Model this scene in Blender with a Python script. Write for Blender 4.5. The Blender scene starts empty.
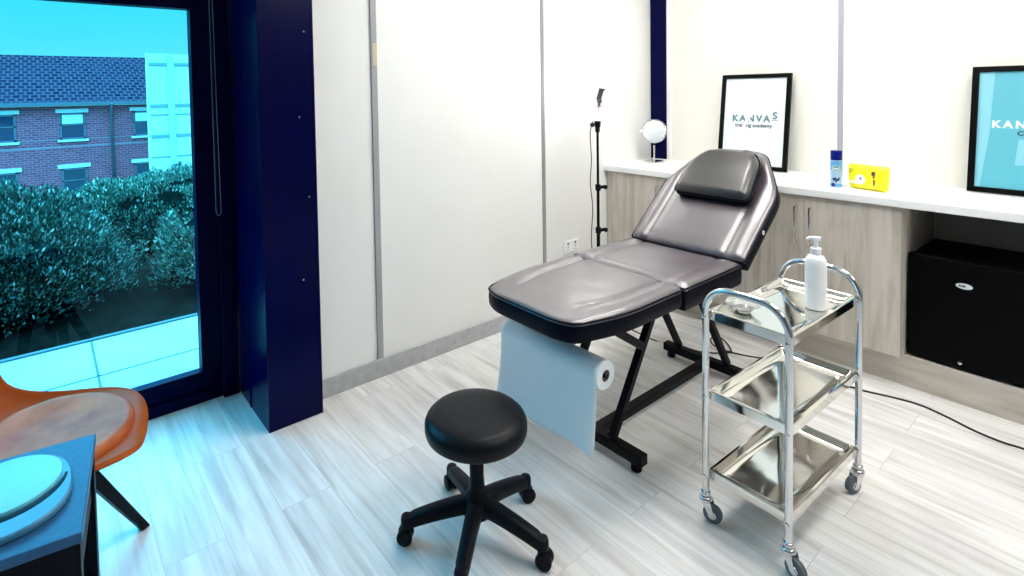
import bpy, bmesh, math, random
from mathutils import Vector, Matrix, noise
random.seed(7)
PI = math.pi
sc = bpy.context.scene
COL = sc.collection

# ---------------------------------------------------------------- materials
MATS = {}
def pmat(name, col, rough=.5, metal=0., ior=1.5, coat=0., emis=None, es=0., trans=0., spec=None):
    m = bpy.data.materials.new(name); m.use_nodes = True
    b = m.node_tree.nodes['Principled BSDF']
    b.inputs['Base Color'].default_value = (*col, 1)
    b.inputs['Roughness'].default_value = rough
    b.inputs['Metallic'].default_value = metal
    b.inputs['IOR'].default_value = ior
    b.inputs['Coat Weight'].default_value = coat
    b.inputs['Coat Roughness'].default_value = .2
    b.inputs['Transmission Weight'].default_value = trans
    if spec is not None: b.inputs['Specular IOR Level'].default_value = spec
    if emis:
        b.inputs['Emission Color'].default_value = (*emis, 1)
        b.inputs['Emission Strength'].default_value = es
    MATS[name] = m
    return m
def nd(m, t, **kw):
    n = m.node_tree.nodes.new(t)
    for k, v in kw.items(): setattr(n, k, v)
    return n
def lk(m, a, b): m.node_tree.links.new(a, b)
def ramp(m, stops, interp='LINEAR'):
    r = nd(m, 'ShaderNodeValToRGB'); cr = r.color_ramp; cr.interpolation = interp
    while len(cr.elements) < len(stops): cr.elements.new(.5)
    for e, (p, c) in zip(cr.elements, stops): e.position = p; e.color = (*c, 1)
    return r
def mapped(m, scale=(1,1,1), loc=(0,0,0), rot=(0,0,0)):
    tc = nd(m, 'ShaderNodeTexCoord'); mp = nd(m, 'ShaderNodeMapping')
    mp.inputs['Scale'].default_value = scale; mp.inputs['Location'].default_value = loc; mp.inputs['Rotation'].default_value = rot
    lk(m, tc.outputs['Object'], mp.inputs['Vector']); return mp
def bump(m, src, strength, dist=.002):
    bp = nd(m, 'ShaderNodeBump'); bp.inputs['Strength'].default_value = strength; bp.inputs['Distance'].default_value = dist
    lk(m, src, bp.inputs['Height']); lk(m, bp.outputs['Normal'], m.node_tree.nodes['Principled BSDF'].inputs['Normal'])
def noisy(name, c1, c2, scale, rough=.5, stretch=(1,1,1), bmp=0., **kw):
    m = pmat(name, c1, rough, **kw); mp = mapped(m, stretch)
    n = nd(m, 'ShaderNodeTexNoise'); n.inputs['Scale'].default_value = scale; n.inputs['Detail'].default_value = 5
    lk(m, mp.outputs[0], n.inputs['Vector'])
    r = ramp(m, [(.35, c1), (.65, c2)]); lk(m, n.outputs[0], r.inputs[0])
    lk(m, r.outputs[0], m.node_tree.nodes['Principled BSDF'].inputs['Base Color'])
    if bmp: bump(m, n.outputs[0], bmp)
    return m

wall_m = noisy('wall paint cream', (.80,.785,.725), (.82,.805,.745), 3, .6)
wallb_m = noisy('partition panel white', (.85,.855,.835), (.87,.875,.855), 3, .5)
ceil_m = pmat('ceiling white', (.85,.85,.83), .8)
alu_m = noisy('partition strip grey', (.33,.335,.35), (.37,.375,.39), 8, .45, (1,1,.2))
strip2_m = pmat('partition strip pale', (.37,.37,.45), .4)
base_m = noisy('skirting grey', (.40,.41,.42), (.47,.48,.49), 30, .5)
navy_m = noisy('navy gloss paint', (.0001,.0008,.034), (.0001,.001,.042), 6, .25, bmp=.02, spec=.09)
navyf_m = noisy('window frame navy', (.0001,.0008,.026), (.0001,.001,.032), 6, .4, spec=.05)
white_m = noisy('worktop white laminate', (.84,.85,.84), (.88,.89,.88), 5, .35)
wp_m = pmat('white plastic', (.93,.93,.93), .35)
paper_m = noisy('white tissue paper', (.88,.96,.99), (.90,.97,1.0), 40, .8, bmp=.1)  # white paper with the cyan of the daylight mixed into its colour
chrome_m = pmat('polished chrome', (.70,.70,.70), .07, 1.)
steel_m = noisy('tray mirror steel', (.70,.69,.64), (.74,.73,.68), 4, .07, metal=1.)
n_ = steel_m.node_tree.nodes
# slight waviness of pressed trays
mp = mapped(steel_m, (1,1,1)); nz = nd(steel_m, 'ShaderNodeTexNoise'); nz.inputs['Scale'].default_value = 4; lk(steel_m, mp.outputs[0], nz.inputs['Vector'])
bump(steel_m, nz.outputs[0], .25, .008)
blackmetal_m = pmat('black powder coat', (.0015,.002,.004), .4, spec=.12)
blackpl_m = noisy('black nylon plastic', (.003,.004,.007), (.006,.007,.011), 120, .45, bmp=.1, spec=.12)
blackseat_m = noisy('stool black vinyl', (.004,.005,.007), (.007,.008,.011), 150, .38, bmp=.04, spec=.14)
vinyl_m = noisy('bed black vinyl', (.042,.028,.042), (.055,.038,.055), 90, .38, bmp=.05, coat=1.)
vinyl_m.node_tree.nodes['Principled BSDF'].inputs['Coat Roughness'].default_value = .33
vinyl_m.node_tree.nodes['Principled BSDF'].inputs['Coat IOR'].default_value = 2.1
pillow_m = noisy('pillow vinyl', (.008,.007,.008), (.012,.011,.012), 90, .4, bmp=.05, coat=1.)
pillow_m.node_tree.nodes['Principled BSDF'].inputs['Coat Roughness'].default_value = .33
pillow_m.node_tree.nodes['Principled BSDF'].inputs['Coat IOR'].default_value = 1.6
vside_m = noisy('bed vinyl side shade', (.002,.003,.009), (.004,.005,.012), 90, .4, bmp=.03, spec=.07)
rubber_m = pmat('grey rubber tyre', (.10,.12,.14), .6)
fridge_m = noisy('black fridge enamel', (.002,.002,.0025), (.003,.003,.0035), 60, .5, spec=.04)
leather_m = noisy('tan leather', (.34,.058,.004), (.44,.09,.010), 5, .5, bmp=.1, spec=.15)
leatherpad_m = noisy('mottled tan leather pad', (.34,.065,.015), (.62,.20,.08), 7, .45, bmp=.12, spec=.15)  # tan base blotched with a paler tan
tabletop_m = noisy('dark blue table laminate', (.025,.105,.23), (.032,.125,.27), 60, .4, spec=.2)
tableleg_m = pmat('table dark side', (.001,.002,.006), .5, spec=.12)
glowwhite_m = pmat('ring lamp tube', (1,1,1), .5, emis=(1.,.985,.96), es=12)
led_m = pmat('ceiling led diffuser', (1,1,1), .5, emis=(1.,.97,.93), es=17)
label_white = pmat('label white', (.75,.82,.85), .5)
canblue_m = pmat('spray can blue', (.001,.008,.16), .3, spec=.2)
canlight_m = pmat('spray can light blue', (.10,.38,.75), .35)
cangreen_m = pmat('green logo', (.25,.45,.22), .5)
darkblue_m = pmat('ink blue', (.004,.02,.16), .5)
yellow_m = pmat('yellow pack film', (.95,.86,.015), .35)
purple_m = pmat('purple ink', (.12,.05,.10), .5)
poster_m = pmat('poster pale', (.70,.80,.83), .4)
posterb_m = pmat('poster turquoise', (.10,.42,.53), .4)
posterl_m = pmat('poster pale turquoise', (.22,.55,.66), .4)
ink_m = pmat('grey blue ink', (.10,.20,.24), .5)
inkd_m = pmat('dark ink', (.03,.04,.05), .5)
pink_m = pmat('pink streak', (.86,.80,.80), .5)
frame_m = pmat('black picture frame', (.002,.002,.002), .4, spec=.1)
cord_m = pmat('black cable', (.012,.012,.014), .5)
tape_m = pmat('beige tape', (.62,.50,.36), .6)
soil_m = noisy('soil', (.004,.004,.003), (.012,.011,.010), 8, .95, spec=0.)
bark_m = noisy('bark', (.05,.04,.035), (.09,.075,.06), 20, .9)
ledge_m = noisy('pale terrace slab', (.46,.44,.44), (.55,.53,.53), 3, .7, bmp=.05)
joint_m = pmat('slab joint', (.10,.13,.16), .8)
lintel_m = pmat('pale lintel stone', (.62,.60,.62), .8)
upvc_m = pmat('dark window frame outside', (.10,.10,.14), .5)
pane_m = pmat('dark pane', (.02,.03,.07), .08, spec=.8)
blind_m = pmat('pale blind', (.70,.78,.80), .6)
clad_m = noisy('pale cladding', (.55,.56,.56), (.60,.60,.60), 2, .5)
cladj_m = pmat('cladding channel', (.42,.50,.66), .6)
grey_m = pmat('grey niche shade and lining', (.30,.28,.26), .7)
socket_m = pmat('socket slot', (.05,.05,.06), .5)

# window glass, blue-cyan tint added to colour the daylight and the view
gm = bpy.data.materials.new('daylight tint glass'); gm.use_nodes = True; gn = gm.node_tree.nodes; gn.clear()
o_ = gn.new('ShaderNodeOutputMaterial'); tr = gn.new('ShaderNodeBsdfTransparent'); gl = gn.new('ShaderNodeBsdfGlossy'); fr = gn.new('ShaderNodeFresnel'); mx = gn.new('ShaderNodeMixShader')
tr.inputs[0].default_value = (.36,.86,1.,1); gl.inputs['Roughness'].default_value = .0; gl.inputs[0].default_value = (.8,.9,1,1); fr.inputs[0].default_value = 1.35
ml = gn.new('ShaderNodeMath'); ml.operation = 'MULTIPLY'; ml.inputs[1].default_value = .6
gm.node_tree.links.new(fr.outputs[0], ml.inputs[0]); gm.node_tree.links.new(ml.outputs[0], mx.inputs[0])
gm.node_tree.links.new(tr.outputs[0], mx.inputs[1]); gm.node_tree.links.new(gl.outputs[0], mx.inputs[2]); gm.node_tree.links.new(mx.outputs[0], o_.inputs[0])
# clear bowl glass
bowl_m = pmat('clear dish glass', (.93,.95,.95), .03, trans=.8, ior=1.45)
# picture glazing is left as a sheen on the poster surface

# floor planks (run along world Y)
fm = pmat('pale plank vinyl', (.7,.68,.65), .42)
mp = mapped(fm, (1,1,1), (3.44+.18*40,.12+1.22*20,0))
sw = nd(fm, 'ShaderNodeSeparateXYZ'); cb = nd(fm, 'ShaderNodeCombineXYZ'); lk(fm, mp.outputs[0], sw.inputs[0])
lk(fm, sw.outputs[1], cb.inputs[0]); lk(fm, sw.outputs[0], cb.inputs[1])
br = nd(fm, 'ShaderNodeTexBrick'); br.offset = .37; br.offset_frequency = 2
br.inputs['Scale'].default_value = 1; br.inputs['Brick Width'].default_value = 1.22; br.inputs['Row Height'].default_value = .18
br.inputs['Mortar Size'].default_value = .0012; br.inputs['Mortar Smooth'].default_value = .3; br.inputs['Bias'].default_value = 0
br.inputs['Color1'].default_value = (.0,.0,.0,1); br.inputs['Color2'].default_value = (1,1,1,1); br.inputs['Mortar'].default_value = (.5,.5,.5,1)
lk(fm, cb.outputs[0], br.inputs['Vector'])
def streak(sx, sy, scale, detail, dist=0):
    v = nd(fm, 'ShaderNodeMapping'); v.inputs['Scale'].default_value = (sx, sy, 1); lk(fm, mp.outputs[0], v.inputs['Vector'])
    # shift per plank
    a = nd(fm, 'ShaderNodeVectorMath', operation='MULTIPLY_ADD'); a.inputs[1].default_value = (3.7,9.1,0)
    lk(fm, br.outputs['Color'], a.inputs[0]); lk(fm, v.outputs[0], a.inputs[2])
    n = nd(fm, 'ShaderNodeTexNoise'); n.inputs['Scale'].default_value = scale; n.inputs['Detail'].default_value = detail; n.inputs['Distortion'].default_value = dist
    lk(fm, a.outputs[0], n.inputs['Vector']); return n
n1 = streak(9, .8, 2.2, 6, .6); n2 = streak(55, 1.6, 1.5, 4, .2); n3 = streak(2.5, .9, 1.6, 3)
r1 = ramp(fm, [(.30,(.58,.56,.54)), (.46,(.74,.73,.715)), (.62,(.84,.835,.83))]); lk(fm, n1.outputs[0], r1.inputs[0])
r2 = ramp(fm, [(.34,(.84,.83,.82)), (.50,(1,1,1))]); lk(fm, n2.outputs[0], r2.inputs[0])
r3 = ramp(fm, [(.3,(.90,.90,.91)), (.62,(1.04,1.04,1.03))]); lk(fm, n3.outputs[0], r3.inputs[0])
m1 = nd(fm, 'ShaderNodeMix', data_type='RGBA', blend_type='MULTIPLY'); m1.inputs[0].default_value = .75
lk(fm, r1.outputs[0], m1.inputs[6]); lk(fm, r2.outputs[0], m1.inputs[7])
m2 = nd(fm, 'ShaderNodeMix', data_type='RGBA', blend_type='MULTIPLY'); m2.inputs[0].default_value = 1
lk(fm, m1.outputs[2], m2.inputs[6]); lk(fm, r3.outputs[0], m2.inputs[7])
m3 = nd(fm, 'ShaderNodeMix', data_type='RGBA', blend_type='MIX'); m3.inputs[7].default_value = (.36,.34,.33,1)
mf = nd(fm, 'ShaderNodeMath', operation='MULTIPLY'); mf.inputs[1].default_value = .6; lk(fm, br.outputs['Fac'], mf.inputs[0])
lk(fm, mf.outputs[0], m3.inputs[0]); lk(fm, m2.outputs[2], m3.inputs[6])
lk(fm, m3.outputs[2], fm.node_tree.nodes['Principled BSDF'].inputs['Base Color'])
bump(fm, n2.outputs[0], .08, .001)

def wood(name, vert=True):
    m = pmat(name, (.5,.46,.4), .5)
    st = (14,14,1.0) if vert else (14,1.0,14)
    mp = mapped(m, st); n = nd(m, 'ShaderNodeTexNoise'); n.inputs['Scale'].default_value = 1.7; n.inputs['Detail'].default_value = 8; n.inputs['Distortion'].default_value = .9
    lk(m, mp.outputs[0], n.inputs['Vector'])
    mp2 = mapped(m, (4,4,1.6) if vert else (4,1.6,4)); nb = nd(m, 'ShaderNodeTexNoise'); nb.inputs['Scale'].default_value = 1.5; nb.inputs['Detail'].default_value = 3; nb.inputs['Distortion'].default_value = 1.5
    lk(m, mp2.outputs[0], nb.inputs['Vector'])
    r = ramp(m, [(.30,(.47,.42,.36)), (.5,(.60,.55,.485)), (.68,(.65,.605,.54))]); lk(m, n.outputs[0], r.inputs[0])
    rb = ramp(m, [(.32,(.86,.855,.85)), (.55,(1,1,1))]); lk(m, nb.outputs[0], rb.inputs[0])
    x = nd(m, 'ShaderNodeMix', data_type='RGBA', blend_type='MULTIPLY'); x.inputs[0].default_value = 1
    lk(m, r.outputs[0], x.inputs[6]); lk(m, rb.outputs[0], x.inputs[7])
    lk(m, x.outputs[2], m.node_tree.nodes['Principled BSDF'].inputs['Base Color']); return m
wood_m = wood('grey oak door'); woodh_m = wood('grey oak plinth', False)
woods_m = noisy('pale oak end panel', (.62,.57,.50), (.68,.63,.56), 4, .5, (10,10,.8))

# brick and tile (building far away, in metres)
bk = pmat('red brick', (.4,.2,.2), .9, spec=0.)
mp = mapped(bk); s_ = nd(bk, 'ShaderNodeSeparateXYZ'); c_ = nd(bk, 'ShaderNodeCombineXYZ'); lk(bk, mp.outputs[0], s_.inputs[0])
lk(bk, s_.outputs[0], c_.inputs[0]); lk(bk, s_.outputs[2], c_.inputs[1])
b_ = nd(bk, 'ShaderNodeTexBrick'); b_.inputs['Scale'].default_value = 1; b_.inputs['Brick Width'].default_value = .3; b_.inputs['Row Height'].default_value = .11; b_.inputs['Mortar Size'].default_value = .012
b_.inputs['Color1'].default_value = (.40,.075,.12,1); b_.inputs['Color2'].default_value = (.26,.045,.08,1); b_.inputs['Mortar'].default_value = (.42,.19,.24,1)
lk(bk, c_.outputs[0], b_.inputs['Vector']); lk(bk, b_.outputs['Color'], bk.node_tree.nodes['Principled BSDF'].inputs['Base Color'])
tl = pmat('dark roof tile', (.1,.1,.12), .9, spec=0.)
mp = mapped(tl); s_ = nd(tl, 'ShaderNodeSeparateXYZ'); c_ = nd(tl, 'ShaderNodeCombineXYZ'); lk(tl, mp.outputs[0], s_.inputs[0])
lk(tl, s_.outputs[0], c_.inputs[0]); mm = nd(tl, 'ShaderNodeMath', operation='MULTIPLY'); mm.inputs[1].default_value = 1.35; lk(tl, s_.outputs[1], mm.inputs[0]); lk(tl, mm.outputs[0], c_.inputs[1])
b_ = nd(tl, 'ShaderNodeTexBrick'); b_.inputs['Scale'].default_value = 1; b_.inputs['Brick Width'].default_value = .34; b_.inputs['Row Height'].default_value = .40; b_.inputs['Mortar Size'].default_value = .045
b_.inputs['Color1'].default_value = (.012,.010,.024,1); b_.inputs['Color2'].default_value = (.028,.020,.040,1); b_.inputs['Mortar'].default_value = (.07,.050,.075,1)
lk(tl, c_.outputs[0], b_.inputs['Vector']); lk(tl, b_.outputs['Color'], tl.node_tree.nodes['Principled BSDF'].inputs['Base Color'])

def leafmat(name, stops):
    m = pmat(name, (.1,.2,.1), .5); g = nd(m, 'ShaderNodeNewGeometry'); r = ramp(m, stops)
    lk(m, g.outputs['Random Per Island'], r.inputs[0]); lk(m, r.outputs[0], m.node_tree.nodes['Principled BSDF'].inputs['Base Color']); return m
leaf_m = leafmat('hedge leaf', [(0,(.004,.018,.014)), (.5,(.016,.065,.05)), (.85,(.09,.22,.165)), (1,(.6,.66,.6))])
leaf2_m = leafmat('light hedge leaf', [(0,(.008,.03,.023)), (.5,(.035,.125,.09)), (.85,(.16,.33,.25)), (1,(.7,.75,.65))])
core_m = noisy('hedge core shade', (.001,.004,.004), (.004,.012,.011), 14, .9, spec=0.)  # near-black core makes the dark hollows between leaves, shade put into colour

# ---------------------------------------------------------------- mesh helpers
def BM(): return bmesh.new()
def box(bm, x0, x1, y0, y1, z0, z1, mi=0, M=None):
    vs = [bm.verts.new((x,y,z)) for x in (x0,x1) for y in (y0,y1) for z in (z0,z1)]
    fs = [(0,1,3,2),(4,6,7,5),(0,4,5,1),(2,3,7,6),(0,2,6,4),(1,5,7,3)]
    for f in fs:
        q = bm.faces.new([vs[i] for i in f]); q.material_index = mi
    if M: bmesh.ops.transform(bm, matrix=M, verts=vs)
    return vs
def skin_rings(bm, rings, closed_ring=True, caps=True, loop=False, mi=0):
    R = [[bm.verts.new(p) for p in r] for r in rings]; n = len(R[0])
    K = len(R)
    for k in range(K if loop else K-1):
        a, b = R[k], R[(k+1) % K]
        for i in range(n if closed_ring else n-1):
            j = (i+1) % n
            f = bm.faces.new((a[i], a[j], b[j], b[i])); f.material_index = mi; f.smooth = True
    if caps and not loop and closed_ring:
        f = bm.faces.new(list(reversed(R[0]))); f.material_index = mi
        f = bm.faces.new(R[-1]); f.material_index = mi
    return R
def tube(bm, pts, r, seg=10, loop=False, mi=0, sx=1.):
    P = [Vector(p) for p in pts]; n = len(P); rings = []
    up = None
    for i, p in enumerate(P):
        if loop: t = (P[(i+1) % n] - P[i-1]).normalized()
        else: t = (P[min(i+1, n-1)] - P[max(i-1, 0)]).normalized()
        if up is None:
            up = Vector((0,0,1)) if abs(t.z) < .9 else Vector((1,0,0))
        s = t.cross(up).normalized(); up = s.cross(t).normalized()
        rr = r[i] if isinstance(r, (list, tuple)) else r
        rings.append([p + (s*math.cos(2*PI*k/seg)*sx + up*math.sin(2*PI*k/seg))*rr for k in range(seg)])
    return skin_rings(bm, rings, loop=loop, mi=mi)
def lathe(bm, prof, c=(0,0,0), seg=32, M=None, mi=0, caps=True):
    rings = []
    for r, z in prof:
        r = max(r, 1e-4)
        rings.append([Vector((c[0]+r*math.cos(2*PI*k/seg), c[1]+r*math.sin(2*PI*k/seg), c[2]+z)) for k in range(seg)])
    if M: rings = [[M @ v for v in rg] for rg in rings]
    return skin_rings(bm, rings, caps=caps, mi=mi)
def prism(bm, poly, z0, z1, mi=0, M=None):
    a = [bm.verts.new((x,y,z0)) for x,y in poly]; b = [bm.verts.new((x,y,z1)) for x,y in poly]
    n = len(poly); fs = [bm.faces.new(list(reversed(a))), bm.faces.new(b)]
    for i in range(n): fs.append(bm.faces.new((a[i], a[(i+1)%n], b[(i+1)%n], b[i])))
    for f in fs: f.material_index = mi
    if M: bmesh.ops.transform(bm, matrix=M, verts=a+b)
def bar(bm, p, q, w, h, mi=0, upv=(0,0,1)):
    p, q = Vector(p), Vector(q); t = (q-p).normalized(); u = Vector(upv)
    if abs(t.dot(u)) > .95: u = Vector((0,1,0))
    s = t.cross(u).normalized(); u = s.cross(t)
    r = lambda c: [c + s*w/2 + u*h/2, c - s*w/2 + u*h/2, c - s*w/2 - u*h/2, c + s*w/2 - u*h/2]
    R = [[bm.verts.new(v) for v in r(c)] for c in (p, q)]
    for i in range(4):
        j = (i+1) % 4; f = bm.faces.new((R[0][i], R[0][j], R[1][j], R[1][i])); f.material_index = mi
    bm.faces.new(list(reversed(R[0]))).material_index = mi; bm.faces.new(R[1]).material_index = mi
WL = {}
def obj(name, bm, mats, parent=None, bevel=0, smooth=False, seg=2, at=None, subd=0):
    """link a bmesh given in world coordinates as one mesh object"""
    off = Vector(at) if at is not None else (WL[parent.name] if parent else Vector((0,0,0)))
    bmesh.ops.recalc_face_normals(bm, faces=bm.faces)
    bmesh.ops.transform(bm, matrix=Matrix.Translation(-off), verts=bm.verts)
    me = bpy.data.meshes.new(name); bm.to_mesh(me); bm.free()
    for m in (mats if isinstance(mats, (list, tuple)) else [mats]): me.materials.append(m)
    if smooth:
        for f in me.polygons: f.use_smooth = True
        try: me.set_sharp_from_angle(angle=math.radians(40))
        except Exception: pass
    o = bpy.data.objects.new(name, me); COL.objects.link(o)
    if parent: o.parent = parent; o.location = off - WL[parent.name]
    else: o.location = off
    WL[o.name] = off
    if bevel:
        b = o.modifiers.new('bevel', 'BEVEL'); b.width = bevel; b.segments = seg; b.limit_method = 'ANGLE'; b.angle_limit = math.radians(40)
        b.harden_normals = False
        for f in me.polygons: f.use_smooth = True
        try: me.set_sharp_from_angle(angle=math.radians(50))
        except Exception: pass
    if subd:
        s = o.modifiers.new('sub', 'SUBSURF'); s.levels = subd; s.render_levels = subd
    return o
def tag(o, label, cat, group=None, kind=None):
    if label: o['label'] = label
    if cat: o['category'] = cat
    if group: o['group'] = group
    if kind: o['kind'] = kind
    return o
def thing(name, label, cat, loc, group=None):
    o = bpy.data.objects.new(name, None); o.empty_display_size = .1; COL.objects.link(o); o.location = loc; WL[o.name] = Vector(loc)
    return tag(o, label, cat, group)
def struct(name, bm, m, parent=None, bevel=0, **kw):
    o = obj(name, bm, m, parent, bevel, **kw); o['kind'] = 'structure' if not parent else 'structure'; return o
def copy_tree(o, delta, parent=None):
    c = o.copy(); COL.objects.link(c); WL[c.name] = WL[o.name] + Vector(delta)
    if parent: c.parent = parent
    else: c.location = o.location + Vector(delta)
    for ch in o.children: copy_tree(ch, delta, c)
    return c
def arc(cx, cy, r, a0, a1, n):
    return [(cx + r*math.cos(math.radians(a0 + (a1-a0)*i/n)), cy + r*math.sin(math.radians(a0 + (a1-a0)*i/n))) for i in range(n+1)]
def smooth_path(P, n=8):
    P = [Vector(p) for p in P]; out = []
    for i in range(len(P)-1):
        p0 = P[max(i-1,0)]; p1 = P[i]; p2 = P[i+1]; p3 = P[min(i+2,len(P)-1)]
        for k in range(n):
            t = k/n
            out.append(.5*((2*p1) + (p2-p0)*t + (2*p0-5*p1+4*p2-p3)*t*t + (3*p1-p0-3*p2+p3)*t**3))
    out.append(P[-1]); return out
def text_bm(s, size, M, bold=0., sp=1.0, depth=.0006, al='CENTER'):
    cu = bpy.data.curves.new('txt', 'FONT'); cu.body = s; cu.size = size; cu.space_character = sp; cu.extrude = depth; cu.offset = bold; cu.align_x = al
    o = bpy.data.objects.new('txt', cu); COL.objects.link(o); bpy.context.view_layer.update()
    me = o.to_mesh(); bm = BM(); bm.from_mesh(me); o.to_mesh_clear(); bpy.data.objects.remove(o)
    bmesh.ops.transform(bm, matrix=M, verts=bm.verts); return bm
def merge(dst, src, mi=0):
    me = bpy.data.meshes.new('t'); 
    for f in src.faces: f.material_index = mi
    src.to_mesh(me); src.free(); dst.from_mesh(me); bpy.data.meshes.remove(me)

# ---------------------------------------------------------------- the room
XL, YF, CH = -5.4, -4.3, 2.6
bm = BM(); box(bm, XL-.1, .1, YF-.1, .40, -.12, 0); struct('floor', bm, fm)
bm = BM(); box(bm, XL-.1, .1, YF-.1, .40, CH, CH+.1); struct('ceiling', bm, ceil_m)
bm = BM(); box(bm, -2.745, .1, 0, .12, 0, CH); struct('wall_back', bm, wallb_m)
bm = BM(); box(bm, 0, .1, YF, 0, 0, CH); struct('wall_right', bm, wall_m)
back_m = noisy('grey unseen wall', (.20,.20,.21), (.22,.22,.23), 3, .6)  # unseen walls, made grey to add dark reflections to the chrome
bm = BM(); box(bm, XL-.1, XL, YF, .40, 0, CH); struct('wall_left', bm, back_m)
bm = BM(); box(bm, XL-.1, .1, YF-.1, YF, 0, CH); struct('wall_front', bm, back_m)
# baseboard and partition strips
bm = BM(); box(bm, -2.74, -.6, -.014, -.0005, 0, .092); struct('baseboard_back', bm, base_m, bevel=.002)
bm = BM(); box(bm, -2.397, -2.366, -.006, -.0005, .093, CH); box(bm, -2.399,-2.394,-.010,-.0005,.093,CH); struct('trim_1', bm, alu_m)
bm = BM(); box(bm, -1.211, -1.184, -.006, -.0005, .093, CH); box(bm, -1.2,-1.195,-.009,-.006,.093,CH); struct('trim_2', bm, alu_m)
bm = BM(); box(bm, -.006, -.0005, -1.262, -1.236, .901, CH); struct('trim_3', bm, strip2_m)
bm = BM(); box(bm, -.02, -.0005, -.163, -.132, .901, CH); struct('trim_4', bm, wp_m)
bm = BM(); box(bm, -.03, -.0005, -.131, -.004, .901, CH); struct('trim_5', bm, navy_m)
# navy column beside the window
bm = BM(); box(bm, -2.975, -2.735, -.113, .40, 0, CH); box(bm, -2.979,-2.975,.135,.141,0,CH)
struct('trim_6', bm, navy_m, bevel=.002)
bm = BM()
for z in (.62, .98, 1.33, 1.70, 2.05):
    lathe(bm, [(.004,0),(.004,.002),(.002,.003)], seg=10, M=Matrix.Translation((-2.79 + .03*math.sin(z*9), -.1135, z)) @ Matrix.Rotation(PI/2, 4, 'X'))
t = obj('column_screws', bm, chrome_m, bpy.data.objects['trim_6'])
# window
bm = BM()
box(bm, XL, -2.979, .345, .40, 0, .135)         # bottom rail
box(bm, XL, -3.04, .325, .345, 0, .05)
box(bm, -3.135, -3.05, .33, .40, .135, CH)      # right stile
box(bm, -3.05, -2.979, .30, .40, 0, CH)
box(bm, XL, -3.135, .33, .40, 1.826, 1.93)      # transom
box(bm, XL, -3.135, .33, .40, 2.52, CH)
box(bm, -4.66, -4.56, .33, .40, .135, CH)
box(bm, XL, XL+.07, .33, .40, .135, CH)
w = struct('window_1', bm, navyf_m, bevel=.003)
bm = BM()
box(bm, -4.565, -3.13, .363, .369, .13, 1.83); box(bm, -4.565, -3.13, .363, .369, 1.925, 2.53)
box(bm, XL+.065, -4.655, .363, .369, .13, 1.83); box(bm, XL+.065, -4.655, .363, .369, 1.925, 2.53)
g = obj('glass', bm, gm, w)
# blind cord
bm = BM()
pts = [(-3.062,.288,z) for z in (2.5,1.9,1.3,.90)] + [(-3.0600+.010*(1-math.cos(a)),.288,.885-.012*math.sin(a)) for a in (.5,1.2,PI/2,2.,2.7)] + [(-3.040,.288,.90),(-3.044,.288,1.3),(-3.048,.288,1.9),(-3.052,.288,2.5)]
tube(bm, pts, .0018, 6)
tag(obj('blind_cord', bm, pmat('cord grey', (.25,.27,.33), .5), at=(-3.055,.288,.88)), 'thin looped blind cord hanging against the navy window frame', 'cord')
# ceiling lights
def ceiling_light(x, y, label):
    t = thing('ceiling_light', label, 'ceiling light', (x, y, CH), 'led panels in the ceiling')
    bm = BM()
    for a in ((-.31,.31,-.31,-.29),(-.31,.31,.29,.31),(-.31,-.29,-.29,.29),(.29,.31,-.29,.29)): box(bm, x+a[0], x+a[1], y+a[2], y+a[3], CH-.022, CH-.001)
    obj('frame', bm, wp_m, t)
    bm = BM(); box(bm, x-.288, x+.288, y-.288, y+.288, CH-.014, CH-.006); obj('diffuser', bm, led_m, t)
for x, y, s in ((-1.85,-.95,'nearest the navy column'),(-.85,-.95,'over the worktop corner'),(-1.85,-2.3,'over the middle of the room'),(-.85,-2.4,'over the fridge end'),(-1.6,-3.6,'behind the viewer')):
    ceiling_light(x, y, 'square white led ceiling panel '+s)
# socket
t = thing('wall_socket', 'white double power socket low on the back wall beyond the bed', 'socket', (-.95, 0, .39))
bm = BM(); box(bm, -1.022,-.878,-.010,-.0005,.352,.434); obj('plate', bm, wp_m, t, bevel=.004)
bm = BM()
for x in (-.985,-.915): bm = BM(); box(bm, x-.006,x+.006,-.0135,-.0098,.410,.422); obj('switch', bm, socket_m, t)
bm = BM()
for x in (-.985,-.915):
    box(bm, x-.003,x+.003,-.0108,-.0098,.388,.397); box(bm, x-.013,x-.007,-.0108,-.0098,.370,.374); box(bm, x+.007,x+.013,-.0108,-.0098,.370,.374)
obj('pin_slots', bm, socket_m, t)
bm = BM(); box(bm, -2.390, -2.368, -.0085,-.0062, 1.565, 1.675)
tag(obj('tape', bm, tape_m, at=(-2.379,-.007,1.565)), 'small beige tape strip stuck on the grey wall joint strip', 'tape')

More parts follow.
